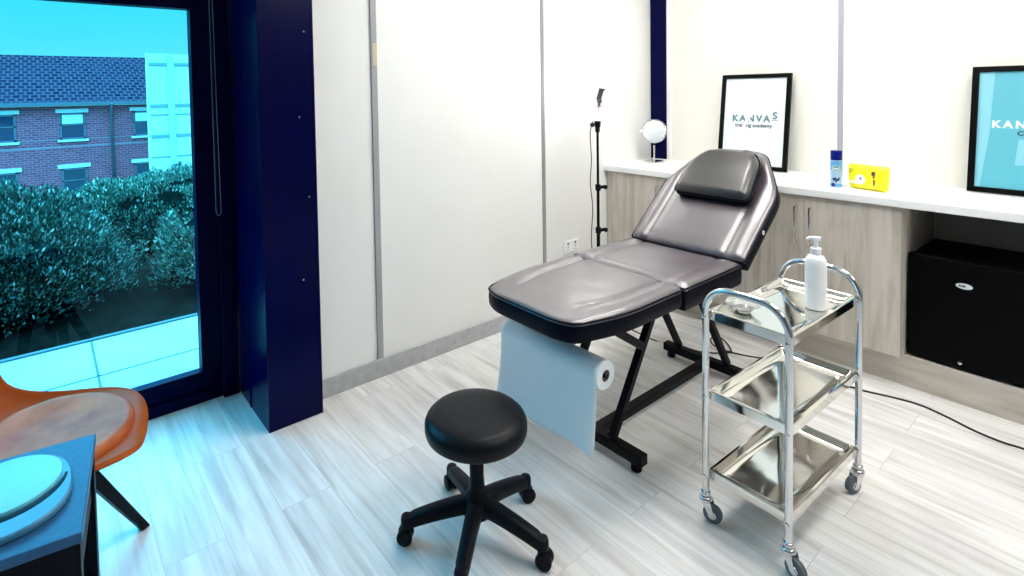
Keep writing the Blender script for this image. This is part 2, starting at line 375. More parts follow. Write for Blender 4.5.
# ---------------------------------------------------------------- worktop and cabinets
bm = BM(); box(bm, -.60, -.0005, YF+.3, -.0005, .862, .90)
tag(obj('worktop', bm, white_m, bevel=.003, at=(-.3,-2,.862)), 'long white worktop running along the right wall over the cabinets', 'worktop')
def handle(bm, x, y, z0, z1):
    tube(bm, [(x,y,z0-.0),(x-.028,y,z0),(x-.030,y,z0+.012),(x-.030,y,z1-.012),(x-.028,y,z1),(x,y,z1)], .005, 8)
def cabinet(y1, ym, y0, label, filler=False, end=False):
    t = thing('base_cabinet', label, 'cabinet', (-.3, (y0+y1)/2, .15), 'oak base cabinets under the worktop')
    bm = BM(); box(bm, -.56, -.004, y0+.002, y1, .151, .860)
    if filler: box(bm, -.565, -.54, y1, -.002, .151, .860)
    obj('body', bm, woods_m, t, bevel=.001)
    for a, b, hy in ((y1, ym, ym+.035), (ym, y0, ym-.035)):
        bm = BM(); box(bm, -.58, -.5615, b+.0015, a-.0015, .153, .856)
        d = obj('door', bm, wood_m, t, bevel=.0015)
        bm = BM(); handle(bm, -.58, hy, .61, .80) ; obj('handle', bm, chrome_m, d, smooth=True)
cabinet(-.04, -.453, -.862, 'oak base cabinet in the corner below the mirror, behind the bed', True)
cabinet(-.8625, -1.272, -1.684, 'oak base cabinet with two bar handles beside the black fridge', end=True)
cabinet(-2.36, -2.77, -3.18, 'oak base cabinet beyond the fridge')
bm = BM(); box(bm, -.510, -.004, YF+.9, -.003, 0, .150)
tag(obj('plinth', bm, woodh_m, bevel=.002, at=(-.3,-1.7,0)), 'pale oak plinth running along the floor under cabinets and fridge', 'plinth')
bm = BM(); box(bm, -.016, -.001, -2.358, -1.690, .151, .861); box(bm, -.44,-.016,-1.6875,-1.6845,.151,.861)  # back sheet paints the wall's shade, side sheet is the grey carcass lining
tag(obj('niche_shade_sheet', bm, grey_m, at=(-.01,-2.02,.151)), 'grey sheet standing for the shaded wall of the niche above the fridge, with side lining', 'panel')

# fridge
t = thing('mini_fridge', 'black mini fridge in the niche under the worktop', 'fridge', (-.27,-1.93,.151))
FY0, FY1 = -2.19, -1.690
bm = BM(); box(bm, -.46,-.05,FY0,FY1,.158,.625); 
obj('body', bm, fridge_m, t, bevel=.006)
bm = BM()
n = 14; rows = []
poly = [(-.468,FY0),( -.468,FY1)] + [(-.505-.012*math.sin(PI*i/n), FY1+(FY0-FY1)*i/n) for i in range(n+1)]
prism(bm, poly, .162, .640)
d = obj('door', bm, fridge_m, t, bevel=.005)
M = Matrix.Translation((-.518, -1.892, .535)) @ Matrix.Rotation(math.radians(-3),4,'Z') @ Matrix.Rotation(-PI/2, 4, 'Y')
def ellipse(bm, ry, rz, th, M, mi=0):
    prism(bm, [(rz*math.sin(2*PI*i/28), ry*math.cos(2*PI*i/28)) for i in range(28)], -.002, th, mi, M)
bm = BM(); ellipse(bm, .029, .0125, .0015, M, 0)
# unreadable dark lettering inside the oval badge
for i, (a, b) in enumerate(((.017,.0125),(.0115,.006),(.005,0.),(-.001,-.005))):
    box(bm, -.5208,-.5190,-1.892+b,-1.892+a,.5315,.5400 if i != 1 else .5375, 1)
obj('badge', bm, [label_white, inkd_m], d)
bm = BM(); lathe(bm, [(.0075,0),(.0075,.004),(.004,.006)], seg=16, M=Matrix.Translation((-.513,-1.882,.187)) @ Matrix.Rotation(-PI/2,4,'Y')); obj('lock', bm, chrome_m, d, smooth=True)

# ---------------------------------------------------------------- things on the worktop
# pictures leaning on the right wall. local frame: u = to the right along -Y, v = up the board
def picture(label, y1, y0, xb, xt, h, kind):
    yc = (y0+y1)/2; a = math.atan2(xt-xb, h); c = Vector((xb, yc, .9015))
    U = Vector((0,-1,0)); V = Vector((math.sin(a),0,math.cos(a))); N = U.cross(V)   # N faces the room
    if N.x > 0: N = -N
    M = Matrix(((U.x,V.x,N.x,c.x),(U.y,V.y,N.y,c.y),(U.z,V.z,N.z,c.z),(0,0,0,1)))
    W = y1-y0; fw = .026
    t = thing('picture', label, 'picture', c)
    bm = BM()
    for b in ((-W/2,W/2,0,fw),(-W/2,W/2,h-fw,h),(-W/2,-W/2+fw,fw,h-fw),(W/2-fw,W/2,fw,h-fw)): box(bm, b[0],b[1],b[2],b[3],0,.020, M=M)
    obj('frame', bm, frame_m, t, bevel=.0015)
    bm = BM(); box(bm, -W/2+fw,W/2-fw,fw,h-fw,.004,.010, M=M)
    if kind == 1:
        p = obj('print', bm, poster_m, t)
        b2 = text_bm('KANVA', .058, M @ Matrix.Translation((-.018,.305,.0105)), .0024, 1.36)
        merge(b2, text_bm('S', .060, M @ Matrix.Translation((.130,.325,.0105)), .0024))
        box(b2, .112,.152,.313,.317,.0103,.0112, M=M)
        obj('lettering', b2, ink_m, p)
        b2 = text_bm('training academy', .034, M @ Matrix.Translation((-.0,.269,.0105)), .0007)
        obj('small_lettering', b2, inkd_m, p)
        b2 = BM(); prism(b2, [(-.105,.19),(-.085,.19),(.035,.45),(.005,.44)], .0118,.0122, 0, M); obj('streak', b2, pink_m, p)
    else:
        p = obj('print', bm, posterb_m, t)
        b2 = BM(); prism(b2, [(-W/2+fw,fw),(-W/2+fw+.018,fw),(-W/2+fw+.045,.28),(-W/2+fw+.055,h-fw),(-W/2+fw,h-fw)], .0102,.0106,0,M); obj('pale_band', b2, posterl_m, p)
        b2 = text_bm('KANVAS', .047, M @ Matrix.Translation((-.137,.315,.0105)), .0020, 1.42, al='LEFT'); obj('lettering', b2, label_white, p)
        b2 = text_bm('Co', .030, M @ Matrix.Translation((-.048,.280,.0105)), .0010, al='LEFT'); obj('small_lettering', b2, inkd_m, p)
        b2 = BM(); prism(b2, [(-.052,.14),(-.016,.14),(-.010,.262),(-.042,.262)], .0102,.0108,0,M); obj('pale_figure', b2, posterl_m, p)
picture('black framed white poster lettered KANVAS training academy, leaning behind the bed headrest', -.57, -1.003, -.105, -.028, .612, 1)
picture('black framed turquoise poster with white letters at the right edge, leaning above the fridge', -1.832, -2.26, -.125, -.028, .612, 2)

# vanity mirror
C = Vector((-.22,-.155,.9005)); t = thing('vanity_mirror', 'small round chrome vanity mirror standing in the corner of the worktop', 'mirror', C)
bm = BM(); lathe(bm, [(.068,0),(.068,.005),(.062,.009),(.012,.013),(.006,.02),(.006,.12)], C, 32); obj('stand', bm, chrome_m, t, smooth=True)
d = Vector((-3.45,-2.26,1.05)).normalized()
M = Matrix.Translation(C + Vector((0,0,.222))) @ d.to_track_quat('Z','Y').to_matrix().to_4x4()
bm = BM(); pts = [M @ Vector((.083*math.cos(a),.083*math.sin(a),0)) for a in [2*PI*i/48 for i in range(48)]]; tube(bm, pts, .005, 8, loop=True)
lathe(bm, [(.080,-.006),(.080,-.002)], seg=40, M=M)
tube(bm, [M @ Vector((-.094,0,0)), M @ Vector((-.082,0,0))], .006, 8)
obj('rim', bm, chrome_m, t, smooth=True)
bm = BM(); lathe(bm, [(.079,-.001),(.079,.002)], seg=40, M=M); obj('mirror_glass', bm, pmat('mirror face', (.88,.90,.92), .25, 1.), t)

# spray can
C = Vector((-.44,-1.372,.9005)); t = thing('spray_can', 'blue capped spray can with white and blue label on the worktop', 'spray can', C)
bm = BM(); lathe(bm, [(.0245,0),(.026,.004),(.026,.135),(.024,.141)], C, 32, mi=0)
lathe(bm, [(.0262,.090),(.0262,.136)], C, 32, mi=1, caps=False); lathe(bm, [(.0262,.004),(.0262,.020)], C, 32, mi=1, caps=False)
obj('body', bm, [pmat('can pale blue', (.36,.55,.72), .3), canlight_m], t, smooth=True)
bm = BM(); lathe(bm, [(.0255,.141),(.0262,.144),(.0262,.187),(.024,.191),(.0,.191)], C, 32); obj('cap', bm, canblue_m, t, smooth=True)
def on_can(bm, ang0, z, rx, rz, mi, r=.0268):      # curved ellipse patch on the can
    ring = [bm.verts.new((C.x+r*math.cos(ang0+rx*math.cos(q)/r), C.y+r*math.sin(ang0+rx*math.cos(q)/r), C.z+z+rz*math.sin(q))) for q in [2*PI*i/24 for i in range(24)]]
    f = bm.faces.new(ring); f.material_index = mi
A0 = math.radians(198)
bm = BM(); on_can(bm, A0, .100, .019, .017, 0); on_can(bm, A0, .100, .0155, .0135, 1, .0274); on_can(bm, A0, .098, .0125, .004, 0, .0280)
for k, (da, z, rx, rz) in enumerate(((-.45,.045,.004,.010),(-.15,.041,.005,.007),(.15,.045,.004,.009),(.42,.043,.005,.008),(0,.032,.006,.003),(.5,.014,.009,.010))): on_can(bm, A0-da, z, rx, rz, 2, .0272)
obj('label', bm, [label_white, cangreen_m, darkblue_m], t)

# yellow wipes pack
C = Vector((-.42,-1.508,.9005)); t = thing('wipes_pack', 'yellow soft pack with white circle on the worktop beside the spray can', 'pack', C)
rot = Matrix.Translation(C) @ Matrix.Rotation(math.radians(-17),4,'Z')
bm = BM(); rings = []
for i in range(13):
    z = .124*i/12; s = math.sin(PI*min(1,max(0,i/12)))**.35 if 0 < i < 12 else .12
    wy = (.088+.008*i/12)*(1 if 0 < i < 12 else .93); wx = .004 + .026*s
    rings.append([rot @ Vector((wx*math.copysign(abs(math.cos(q))**.6, math.cos(q)), wy*math.copysign(abs(math.sin(q))**.35, math.sin(q)), z)) for q in [2*PI*k/40 for k in range(40)]])
skin_rings(bm, rings); obj('film', bm, yellow_m, t, smooth=True)
bm = BM()
Mf = rot @ Matrix(((0,0,-1,-.0312),(-1,0,0,0),(0,1,0,0),(0,0,0,1)))
prism(bm, [(-.020+.024*math.cos(2*PI*i/28), .052+.025*math.sin(2*PI*i/28)) for i in range(28)], 0,.0008,0,Mf)
prism(bm, [(-.075,.030),(-.020,.028),(-.020,.045),(-.070,.040)], 0,.0006,0,Mf)
prism(bm, [(-.024,.060),(-.016,.064),(-.014,.058),(-.019,.048)], .0008,.0014,1,Mf)
for a, b, c_, d_ in ((.034,.050,.078,.098),(.040,.048,.066,.076),(.042,.049,.030,.058)): prism(bm, [(a,c_),(b,c_),(b,d_),(a,d_)], 0,.0008,1,Mf)
for a, b, c_ in ((-.078,-.050,.098),(-.078,-.058,.090),(-.078,-.062,.082)): prism(bm, [(a,c_),(b,c_),(b,c_+.003),(a,c_+.003)], 0,.0008,2,Mf)
obj('label', bm, [label_white, purple_m, pmat('olive ink', (.35,.3,.02), .5)], t)

# ---------------------------------------------------------------- ring light on stand
C = Vector((-1.0,-.272,0)); t = thing('ring_light', 'glowing ring lamp on a slim black stand against the back wall', 'lamp', C)
bm = BM(); tube(bm, [(C.x,C.y,.04),(C.x,C.y,.56)], .011, 12); tube(bm, [(C.x,C.y,.55),(C.x,C.y,.83)], .009, 12); tube(bm, [(C.x,C.y,.82),(C.x,C.y,1.17)], .0075, 12)
obj('pole', bm, blackmetal_m, t, smooth=True)
for z in (.56,.826):
    bm = BM()
    lathe(bm, [(.016,-.02),(.017,.0),(.016,.018)], (C.x,C.y,z), 14); bar(bm, (C.x-.01,C.y-.01,z), (C.x+.035,C.y-.028,z+.004), .012,.018)
    lathe(bm, [(.012,-.006),(.014,0),(.012,.006)], seg=12, M=Matrix.Translation((C.x+.036,C.y-.030,z)) @ Matrix.Rotation(PI/2,4,'X'))
    obj('clamp', bm, blackpl_m, t, smooth=True)
for k in range(3):
    a = math.radians(90+120*k+10); e = Vector((math.cos(a),math.sin(a),0)); bm = BM()
    L = .24
    bar(bm, C+e*.012+Vector((0,0,.20)), C+e*L+Vector((0,0,.010)), .016,.010); bar(bm, C+e*.012+Vector((0,0,.06)), C+e*(L*.5)+Vector((0,0,.105)), .010,.006)
    obj('leg', bm, blackmetal_m, t)
bm = BM(); lathe(bm, [(.010,1.165),(.014,1.17),(.014,1.19),(.010,1.195)], C, 14)
lathe(bm, [(.012,1.190),(.017,1.20),(.019,1.215),(.021,1.232),(.010,1.24)], C, 14)
lathe(bm, [(.010,-.004),(.014,0),(.014,.01)], seg=14, M=Matrix.Translation((C.x-.030,C.y+.022,1.212)) @ Matrix.Rotation(PI/2,4,'X'))
bar(bm, (C.x-.028,C.y+.022,1.212), (C.x,C.y,1.212), .010,.010)
obj('head_joint', bm, blackpl_m, t, smooth=True)
RC = C + Vector((.012,.0,1.405)); d = Vector((-2.45,-2.35,.0)).normalized()
M = Matrix.Translation(RC) @ d.to_track_quat('Z','Y').to_matrix().to_4x4()
bm = BM(); tube(bm, [M @ Vector((.150*math.cos(a),.150*math.sin(a),0)) for a in [2*PI*i/64 for i in range(64)]], .017, 10, loop=True); obj('ring_tube', bm, glowwhite_m, t, smooth=True)
bm = BM(); tube(bm, [M @ Vector((.150*math.cos(a),.150*math.sin(a),-.016)) for a in [2*PI*i/64 for i in range(64)]], .014, 8, loop=True)
sg = 1 if (M @ Vector((0,1,0))).z > RC.z else -1
bar(bm, M @ Vector((0,-sg*.168,-.02)), M @ Vector((0,-sg*.135,-.004)), .02,.02)
obj('ring_housing', bm, wp_m, t, smooth=True)
bm = BM(); L_ = lambda x, y, z=0: M @ Vector((x, sg*y, z))
lathe(bm, [(.028,-.002),(.028,.002)], seg=20, M=Matrix.Translation(RC+Vector((-.01,-.01,-.082))))
tube(bm, smooth_path([L_(0,-.135,-.01), L_(.0,-.08,.01), L_(.0,-.055,.015)]), .007, 8)
obj('holder_arm', bm, pmat('pinkish grey plastic', (.45,.36,.36), .5), t, smooth=True)
bm = BM(); tube(bm, [L_(.0,-.085,.015), L_(.002,-.060,.015)], .010, 8); lathe(bm, [(.012,-.012),(.014,0),(.012,.012)], seg=12, M=Matrix.Translation(L_(.004,-.05,.015)) @ Matrix.Rotation(1.,4,'X'))
tube(bm, [L_(.006,-.045,.015), L_(.010,-.03,.018)], .009, 8)
c0, c1 = L_(-.002,-.040,.02), L_(.018,.028,.02)
bar(bm, c0, c1, .030,.014, upv=tuple(d)); bar(bm, L_(.002,.026,.02), L_(.035,.020,.035), .012,.012, upv=tuple(d)); bar(bm, L_(-.012,-.036,.02), L_(.016,-.046,.035), .012,.012, upv=tuple(d))
obj('phone_holder', bm, pmat('dark grey plastic', (.07,.06,.06), .5), t, bevel=.003)
bm = BM(); tube(bm, smooth_path([(-1.035,-.265,1.235),(-1.055,-.26,1.16),(-1.048,-.262,1.0),(-1.060,-.262,.86),(-1.040,-.262,.70),(-1.055,-.262,.50),(-1.03,-.262,.30),(-1.04,-.2,.05),(-1.0,-.12,.006),(-.93,-.03,.006)]), .0028, 6)
obj('power_cable', bm, cord_m, t, smooth=True)

# ---------------------------------------------------------------- treatment bed
BY = -.967; HW = .290; ZT = .64
t = thing('treatment_bed', 'black vinyl treatment bed with raised backrest, headrest pillow and tubular steel base', 'treatment bed', (-1.5, BY, 0))
def resample(poly, n):
    P = [Vector(p) for p in poly]; L = [(P[(i+1)%len(P)]-P[i]).length for i in range(len(P))]; T = sum(L); out = []; i = 0; acc = 0
    for k in range(n):
        d = T*k/n
        while acc + L[i] < d: acc += L[i]; i += 1
        out.append(P[i].lerp(P[(i+1)%len(P)], (d-acc)/L[i]))
    return out
def round_poly(pts, rad, n=8):
    out = []; N = len(pts)
    for i, (x, y) in enumerate(pts):
        p = Vector((x,y)); a = Vector(pts[i-1]); b = Vector(pts[(i+1)%N]); r = rad[i]
        if r <= 0: out.append(p); continue
        da = (a-p).normalized(); db = (b-p).normalized(); s, e = p+da*r, p+db*r
        for k in range(n+1):
            u = k/n; out.append((s*(1-u)**2) + p*2*u*(1-u) + e*u*u)
    return out
def pad(name, poly, thick, hf, M, parent, edge=.018, N=160, rings=26, mat=None, sub=None):
    """upholstered pad: outline poly in the local xy plane, top surface z = hf(x, y), sides down to -thick"""
    P = resample(poly, N); c = sum(P, Vector((0,0)))/N
    # inward normals
    nr = []
    for i in range(N):
        tg = (P[(i+1)%N]-P[i-1]).normalized(); q = Vector((-tg.y, tg.x)); nr.append(q if q.dot(c-P[i]) > 0 else -q)
    def inset(dv): return [P[i] + nr[i]*dv for i in range(N)]
    R = []
    for d_, z in ((.020,-thick),(.006,-thick+.004),(.0,-thick+.016),(-.002,-thick*.5),(0,-edge*1.1)): R.append([Vector((q.x,q.y,z)) for q in inset(d_)])
    for k in range(1,5):
        a = PI/2*k/4; q2 = inset(edge*.9*(1-math.cos(a)) )
        R.append([Vector((q.x,q.y,hf(q.x,q.y) - edge*(1-math.sin(a)))) for q in q2])
    base = inset(edge*.9)
    for k in range(1, rings+1):
        s = 1 - (k/rings)*.985
        R.append([Vector((c.x+(q.x-c.x)*s, c.y+(q.y-c.y)*s, 0)) for q in base])
        R[-1] = [Vector((v.x,v.y,hf(v.x,v.y))) for v in R[-1]]
    bm = BM(); rr = skin_rings(bm, [[M @ v for v in r] for r in R]); 
    for f in bm.faces:
        pass
    # sides take a darker copy of the black vinyl, shade in its colour
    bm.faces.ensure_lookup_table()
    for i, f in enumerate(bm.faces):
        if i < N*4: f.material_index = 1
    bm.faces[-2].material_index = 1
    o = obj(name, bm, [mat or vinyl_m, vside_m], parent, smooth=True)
    q = inset(-.001); bm = BM(); tube(bm, [M @ Vector((v.x,v.y,-edge*.55)) for v in q], .0035, 6, loop=True); obj('piping', bm, vside_m, o, smooth=True)
    return o
def sm(a, b, x):
    x = min(1, max(0, (x-a)/(b-a))); return x*x*(3-2*x)
def wrinkle(x, y, k=1.): return .0016*k*noise.noise(Vector((x*9, y*9, 3.1)))
# foot pad: x local = world x, from joint J1 toward the foot
J1, J2 = -1.705, -1.235
def foot_h(x, y):
    x_ = J1 - x; hw = .195 - .055*sm(.25,.55,x_)
    e = abs(y)
    b = .007*math.exp(-((e-hw-.048)/.035)**2)
    seam = -.007*math.exp(-((e-hw)/.012)**2)*(1-sm(.44,.50,x_))
    return b*(1-sm(.40,.56,x_)) + seam + .008*(1-(y/.29)**2) - .010*sm(.45,.62,x_) - .010*sm(.02,0,x_) + wrinkle(x,y,1.5)
FX = -.605
M = Matrix.Translation((0,BY,ZT))
poly = round_poly([(J1-.006,-HW),(J1-.006,HW),(J1+FX*.62,HW*1.0),(J1+FX+.035,.235),(J1+FX,.18),(J1+FX,-.18),(J1+FX+.035,-.235),(J1+FX*.62,-HW)], [.02,.02,.10,.03,.06,.06,.03,.10])
foot = pad('foot_pad', poly, .085, foot_h, M, t)
def seat_h(x, y):
    e = abs(y); tt = (x-J1)/(J2-J1); hw = .195
    return .007*math.exp(-((e-hw-.05)/.036)**2) - .005*math.exp(-((e-hw)/.016)**2) + .010*math.sin(PI*min(1,max(0,tt)))*(1-(y/.3)**2) - .014*sm(.10,0,tt) - .010*sm(.93,1,tt) + wrinkle(x,y,1.5)
poly = round_poly([(J1+.004,-HW-.004),(J2+.012,-HW-.004),(J2+.012,HW+.004),(J1+.004,HW+.004)], [.015,.015,.015,.015])
pad('seat_pad', poly, .105, seat_h, M, t)
# backrest in its own inclined plane
ANG = math.radians(38.5); MB = Matrix.Translation((J2-.004, BY-.008, ZT+.008)) @ Matrix.Rotation(-ANG, 4, 'Y')
def back_h(x, y):
    hw = .205 - .075*sm(.45,.68,x); e = abs(y)
    return .008*math.exp(-((e-hw-.045)/.034)**2)*(1-sm(.60,.68,x)) - .006*math.exp(-((e-hw)/.013)**2)*(1-sm(.60,.66,x)) + .008*(1-(y/.3)**2)*sm(0,.1,x) - .008*sm(.03,0,x) + wrinkle(x,y)
poly = round_poly([(0,-.298),(.425,-.305),(.685,-.165),(.705,-.09),(.705,.09),(.685,.165),(.425,.300),(0,.298)], [.015,.06,.04,.03,.03,.04,.06,.015])
bk_ = pad('backrest', poly, .080, back_h, MB, t)
# headrest pillow
def pil_h(x, y): return .018*math.cos((x-.49)/.36*PI)*(1) + .006*(1-(y/.2)**2)
MP = MB @ Matrix.Translation((-.035,-.014,.068))
poly = round_poly([(.345,-.205),(.625,-.170),(.680,-.105),(.680,.105),(.625,.170),(.345,.200)], [.05,.07,.05,.05,.07,.05])
pil = pad('headrest_pillow', poly, .066, pil_h, MP, t, edge=.040, mat=pillow_m)
bm = BM()
for yy in (-.09,.09):
    box(bm, .30,.72, yy-.012, yy+.012, .008,.018, M=MB)
# grommet on the side of the backrest
gp = MB @ Vector((.205,-.300,-.035)); bm.free(); bm = BM()
lathe(bm, [(.010,0),(.011,.003),(.008,.005),(.005,.005),(.004,.002)], seg=18, M=Matrix.Translation(gp) @ Matrix.Rotation(PI/2,4,'X')); obj('grommet', bm, wp_m, bk_, smooth=True)
# under frames
bm = BM()
for yy in (-.19,.19):
    bar(bm, (-2.12,BY+yy,.540), (J2+.01,BY+yy,.540), .025,.028)
for xx in (-2.10,-1.72,-1.30): bar(bm, (xx,BY-.2,.536), (xx,BY+.2,.536), .025,.025)
obj('seat_frame', bm, blackmetal_m, t, bevel=.002)
bm = BM()
for yy in (-.2,.2): bar(bm, MB @ Vector((.02,yy,-.088)), MB @ Vector((.60,yy,-.088)), .025,.022)
bar(bm, MB @ Vector((.45,-.2,-.088)), MB @ Vector((.45,.2,-.088)), .025,.022); bar(bm, MB @ Vector((.33,0,-.095)), (-1.28,BY,.535), .02,.02)
obj('backrest_frame', bm, blackmetal_m, t, bevel=.002)
X1, X2 = -1.975, -1.085
for xx, nm in ((X1,'foot bar'),(X2,'head bar')):
    bm = BM(); bar(bm, (xx,-.785,.050), (xx,-1.256,.050), .045,.040); o = obj('foot_bar', bm, blackmetal_m, t, bevel=.003)
    for yy in (-.82,-1.222):
        bm = BM(); lathe(bm, [(.019,.0),(.021,.004),(.020,.024),(.012,.028)], (xx,yy,0.0005), 18)
        obj('glide', bm, blackpl_m, o, smooth=True)
bm = BM(); bar(bm, (X1+.02,-1.025,.052), (X2-.02,-1.025,.052), .040,.034); obj('base_rail', bm, blackmetal_m, t, bevel=.003)
for (xa, xb) in ((X1-.01,-1.69),(X2,-1.376)):
    for yy in (-.865,-1.120):
        bm = BM(); bar(bm, (xa,yy,.075), (xb,yy,.530), .026,.030, upv=(0,1,0)); obj('leg', bm, blackmetal_m, t, bevel=.002)
bm = BM(); bar(bm, (-1.80,-1.125,.385), (-1.97,-1.125,.495), .022,.032); bar(bm, (-1.965,-1.125,.49),(-1.94,-1.125,.53),.02,.02)
obj('tilt_bracket', bm, blackmetal_m, t, bevel=.002)
# roll holder rods
bm = BM(); tube(bm, [(-2.10,-1.185,.385),(-2.10,-.635,.385)], .009, 10)
for yy in (-1.155,-.615):
    pass
bar(bm, (-2.10,-.640,.385), (-2.10,-.72,.545), .010,.015)
obj('roll_holder', bm, blackmetal_m, t)

# paper roll, hanging under the foot end
RX, RZ, RR = -2.10, .385, .052
t = thing('paper_roll', 'wide white paper roll under the foot of the bed, its sheet hanging near the floor', 'paper roll', (RX,-.9,RZ))
bm = BM(); M = Matrix.Translation((RX,-1.182,RZ)) @ Matrix.Rotation(-PI/2,4,'X'); Lr = .520
lathe(bm, [(.022,0),(RR-.003,0),(RR,.003),(RR,Lr-.003),(RR-.003,Lr),(.022,Lr),(.022,0)], seg=48, M=M, caps=False)
r_ = obj('roll', bm, paper_m, t, smooth=True)
bm = BM(); lathe(bm, [(.0215,.001),(.0215,Lr-.001),(.018,Lr-.001),(.018,.001),(.0215,.001)], seg=32, M=M, caps=False); obj('core', bm, pmat('brown card', (.22,.18,.15), .8), t, smooth=True)
bm = BM(); G = []
ny, nz = 36, 34
for j in range(ny+1):
    v = j/ny; y = -1.180 + (Lr-.006)*v; col = []
    for i in range(nz+1):
        u = i/nz
        if u < .25:
            a = math.radians(60 + 120*(u/.25)); x = RX + (RR+.0015)*math.cos(a); z = RZ + (RR+.0015)*math.sin(a)
        else:
            w_ = (u-.25)/.75; bot = .095 + .022*math.sin(v*7+1.) * (1-v*.5) - .020*max(0, 1-v*12) + .012*sm(.05,.35,v)
            z = RZ + (bot-RZ)*w_; x = RX - RR - .0015 - .012*w_*math.sin(v*6+w_*2) - .020*w_*w_
            if v < .06: x += .012*w_*(1-v/.06)
        col.append(bm.verts.new((x, y, z)))
    G.append(col)
for j in range(ny):
    for i in range(nz): bm.faces.new((G[j][i],G[j+1][i],G[j+1][i+1],G[j][i+1])).smooth = True
o = obj('sheet', bm, paper_m, t, smooth=True); s = o.modifiers.new('thick','SOLIDIFY'); s.thickness = .0008
# floor cables
bm = BM(); tube(bm, smooth_path([(-1.30,-.55,.20),(-1.15,-.56,.10),(-1.0,-.66,.004),(-.955,-.76,.004),(-.93,-.90,.004),(-.83,-1.0,.006),(-.76,-.97,.006),(-.70,-.90,.006),(-.72,-.86,.012),(-.79,-.88,.014),(-.83,-.94,.012),(-.80,-1.05,.004),(-.72,-1.2,.004)]), .004, 6)
tag(obj('cable', bm, cord_m, smooth=True, at=(-.9,-.9,0)), 'black cable with a small loop on the floor under the bed', 'cable')
bm = BM(); tube(bm, smooth_path([(-.80,-1.30,.0045),(-.76,-1.42,.0045),(-.73,-1.50,.0045),(-.714,-1.584,.0045),(-.68,-1.68,.0045),(-.662,-1.775,.0045),(-.685,-1.87,.0045),(-.722,-1.966,.0045),(-.735,-2.05,.0045),(-.726,-2.12,.0045),(-.70,-2.4,.0045),(-.62,-2.8,.0045)]), .004, 6)
tag(obj('cable', bm, cord_m, smooth=True, at=(-.7,-2.0,0)), 'black cable snaking along the floor in front of the plinth', 'cable')

# ---------------------------------------------------------------- stool
SC = Vector((-2.628,-1.082,0)); t = thing('stool', 'round black swivel stool on a five-star castor base in front of the bed', 'stool', SC)
bm = BM(); R0 = .1635
prof = [(0,.332),(.12,.332),(R0-.014,.334),(R0-.003,.343),(R0,.354),(R0,.374),(R0-.005,.386),(R0-.016,.397),(R0-.034,.403),(.09,.407),(0,.409)]
prof = [(r, z+.006) for r, z in prof]
lathe(bm, prof, SC, 64); obj('seat', bm, blackseat_m, t, smooth=True)
bm = BM(); lathe(bm, [(.06,.322),(.06,.331),(.02,.333)], SC, 24); lathe(bm, [(.0095,.26),(.0095,.33)], SC, 20); obj('gas_piston', bm, chrome_m, t, smooth=True)
bm = BM(); lathe(bm, [(.022,.085),(.0265,.14),(.0225,.20),(.0225,.268),(.019,.274),(.010,.274)], SC, 28); 
lathe(bm, [(.030,.070),(.045,.080),(.045,.125),(.034,.145),(.024,.16)], SC, 28); obj('hub', bm, blackpl_m, t, smooth=True)
A_ = 100.5
angs = [math.radians(a) for a in (147,219,291,3,75)]
RL = .225
for a in angs:
    e = Vector((math.cos(a),math.sin(a),0)); s = Vector((-e.y,e.x,0)); rings = []
    for k in range(11):
        u = k/10; d = .025 + (RL-.025)*u; zt = .138 - .030*u - .018*u*u; hh = .052 - .012*u; w = .050 - .010*u
        if k == 10: w *= .8; zt -= .004
        c = SC + e*d
        rings.append([c + s*w/2*math.copysign(abs(math.cos(q))**.55, math.cos(q)) + Vector((0,0,zt-hh/2 + hh/2*math.copysign(abs(math.sin(q))**.55, math.sin(q)))) for q in [2*PI*i/16 for i in range(16)]])
    bm = BM(); skin_rings(bm, rings); lathe(bm, [(.016,.050),(.0195,.056),(.0195,.080),(.017,.088),(.012,.091)], SC+e*(RL+.000), 18)
    leg = obj('leg', bm, blackpl_m, t, smooth=True)
    # castor: twin wheels with hood
    bm = BM(); ca = a + random.uniform(-.5,.5); f = Vector((math.cos(ca),math.sin(ca),0)); g2 = Vector((-f.y,f.x,0)); cc = SC + e*(RL+.002) + f*.004 + Vector((0,0,.026))
    Mx = Matrix.Translation(cc) @ Matrix(((g2.x,f.x,0,0),(g2.y,f.y,0,0),(0,0,1,0),(0,0,0,1))) @ Matrix.Rotation(PI/2,4,'Y')
    for dz in (-.023,.005): lathe(bm, [(.019,dz),(.0245,dz+.003),(.0255,dz+.009),(.0245,dz+.015),(.019,dz+.018)], seg=24, M=Mx)
    lathe(bm, [(.022,-.006),(.022,.006)], seg=20, M=Mx); lathe(bm, [(.008,.030),(.008,.062)], SC+e*(RL+.002), 12)
    obj('castor', bm, blackpl_m, leg, smooth=True)

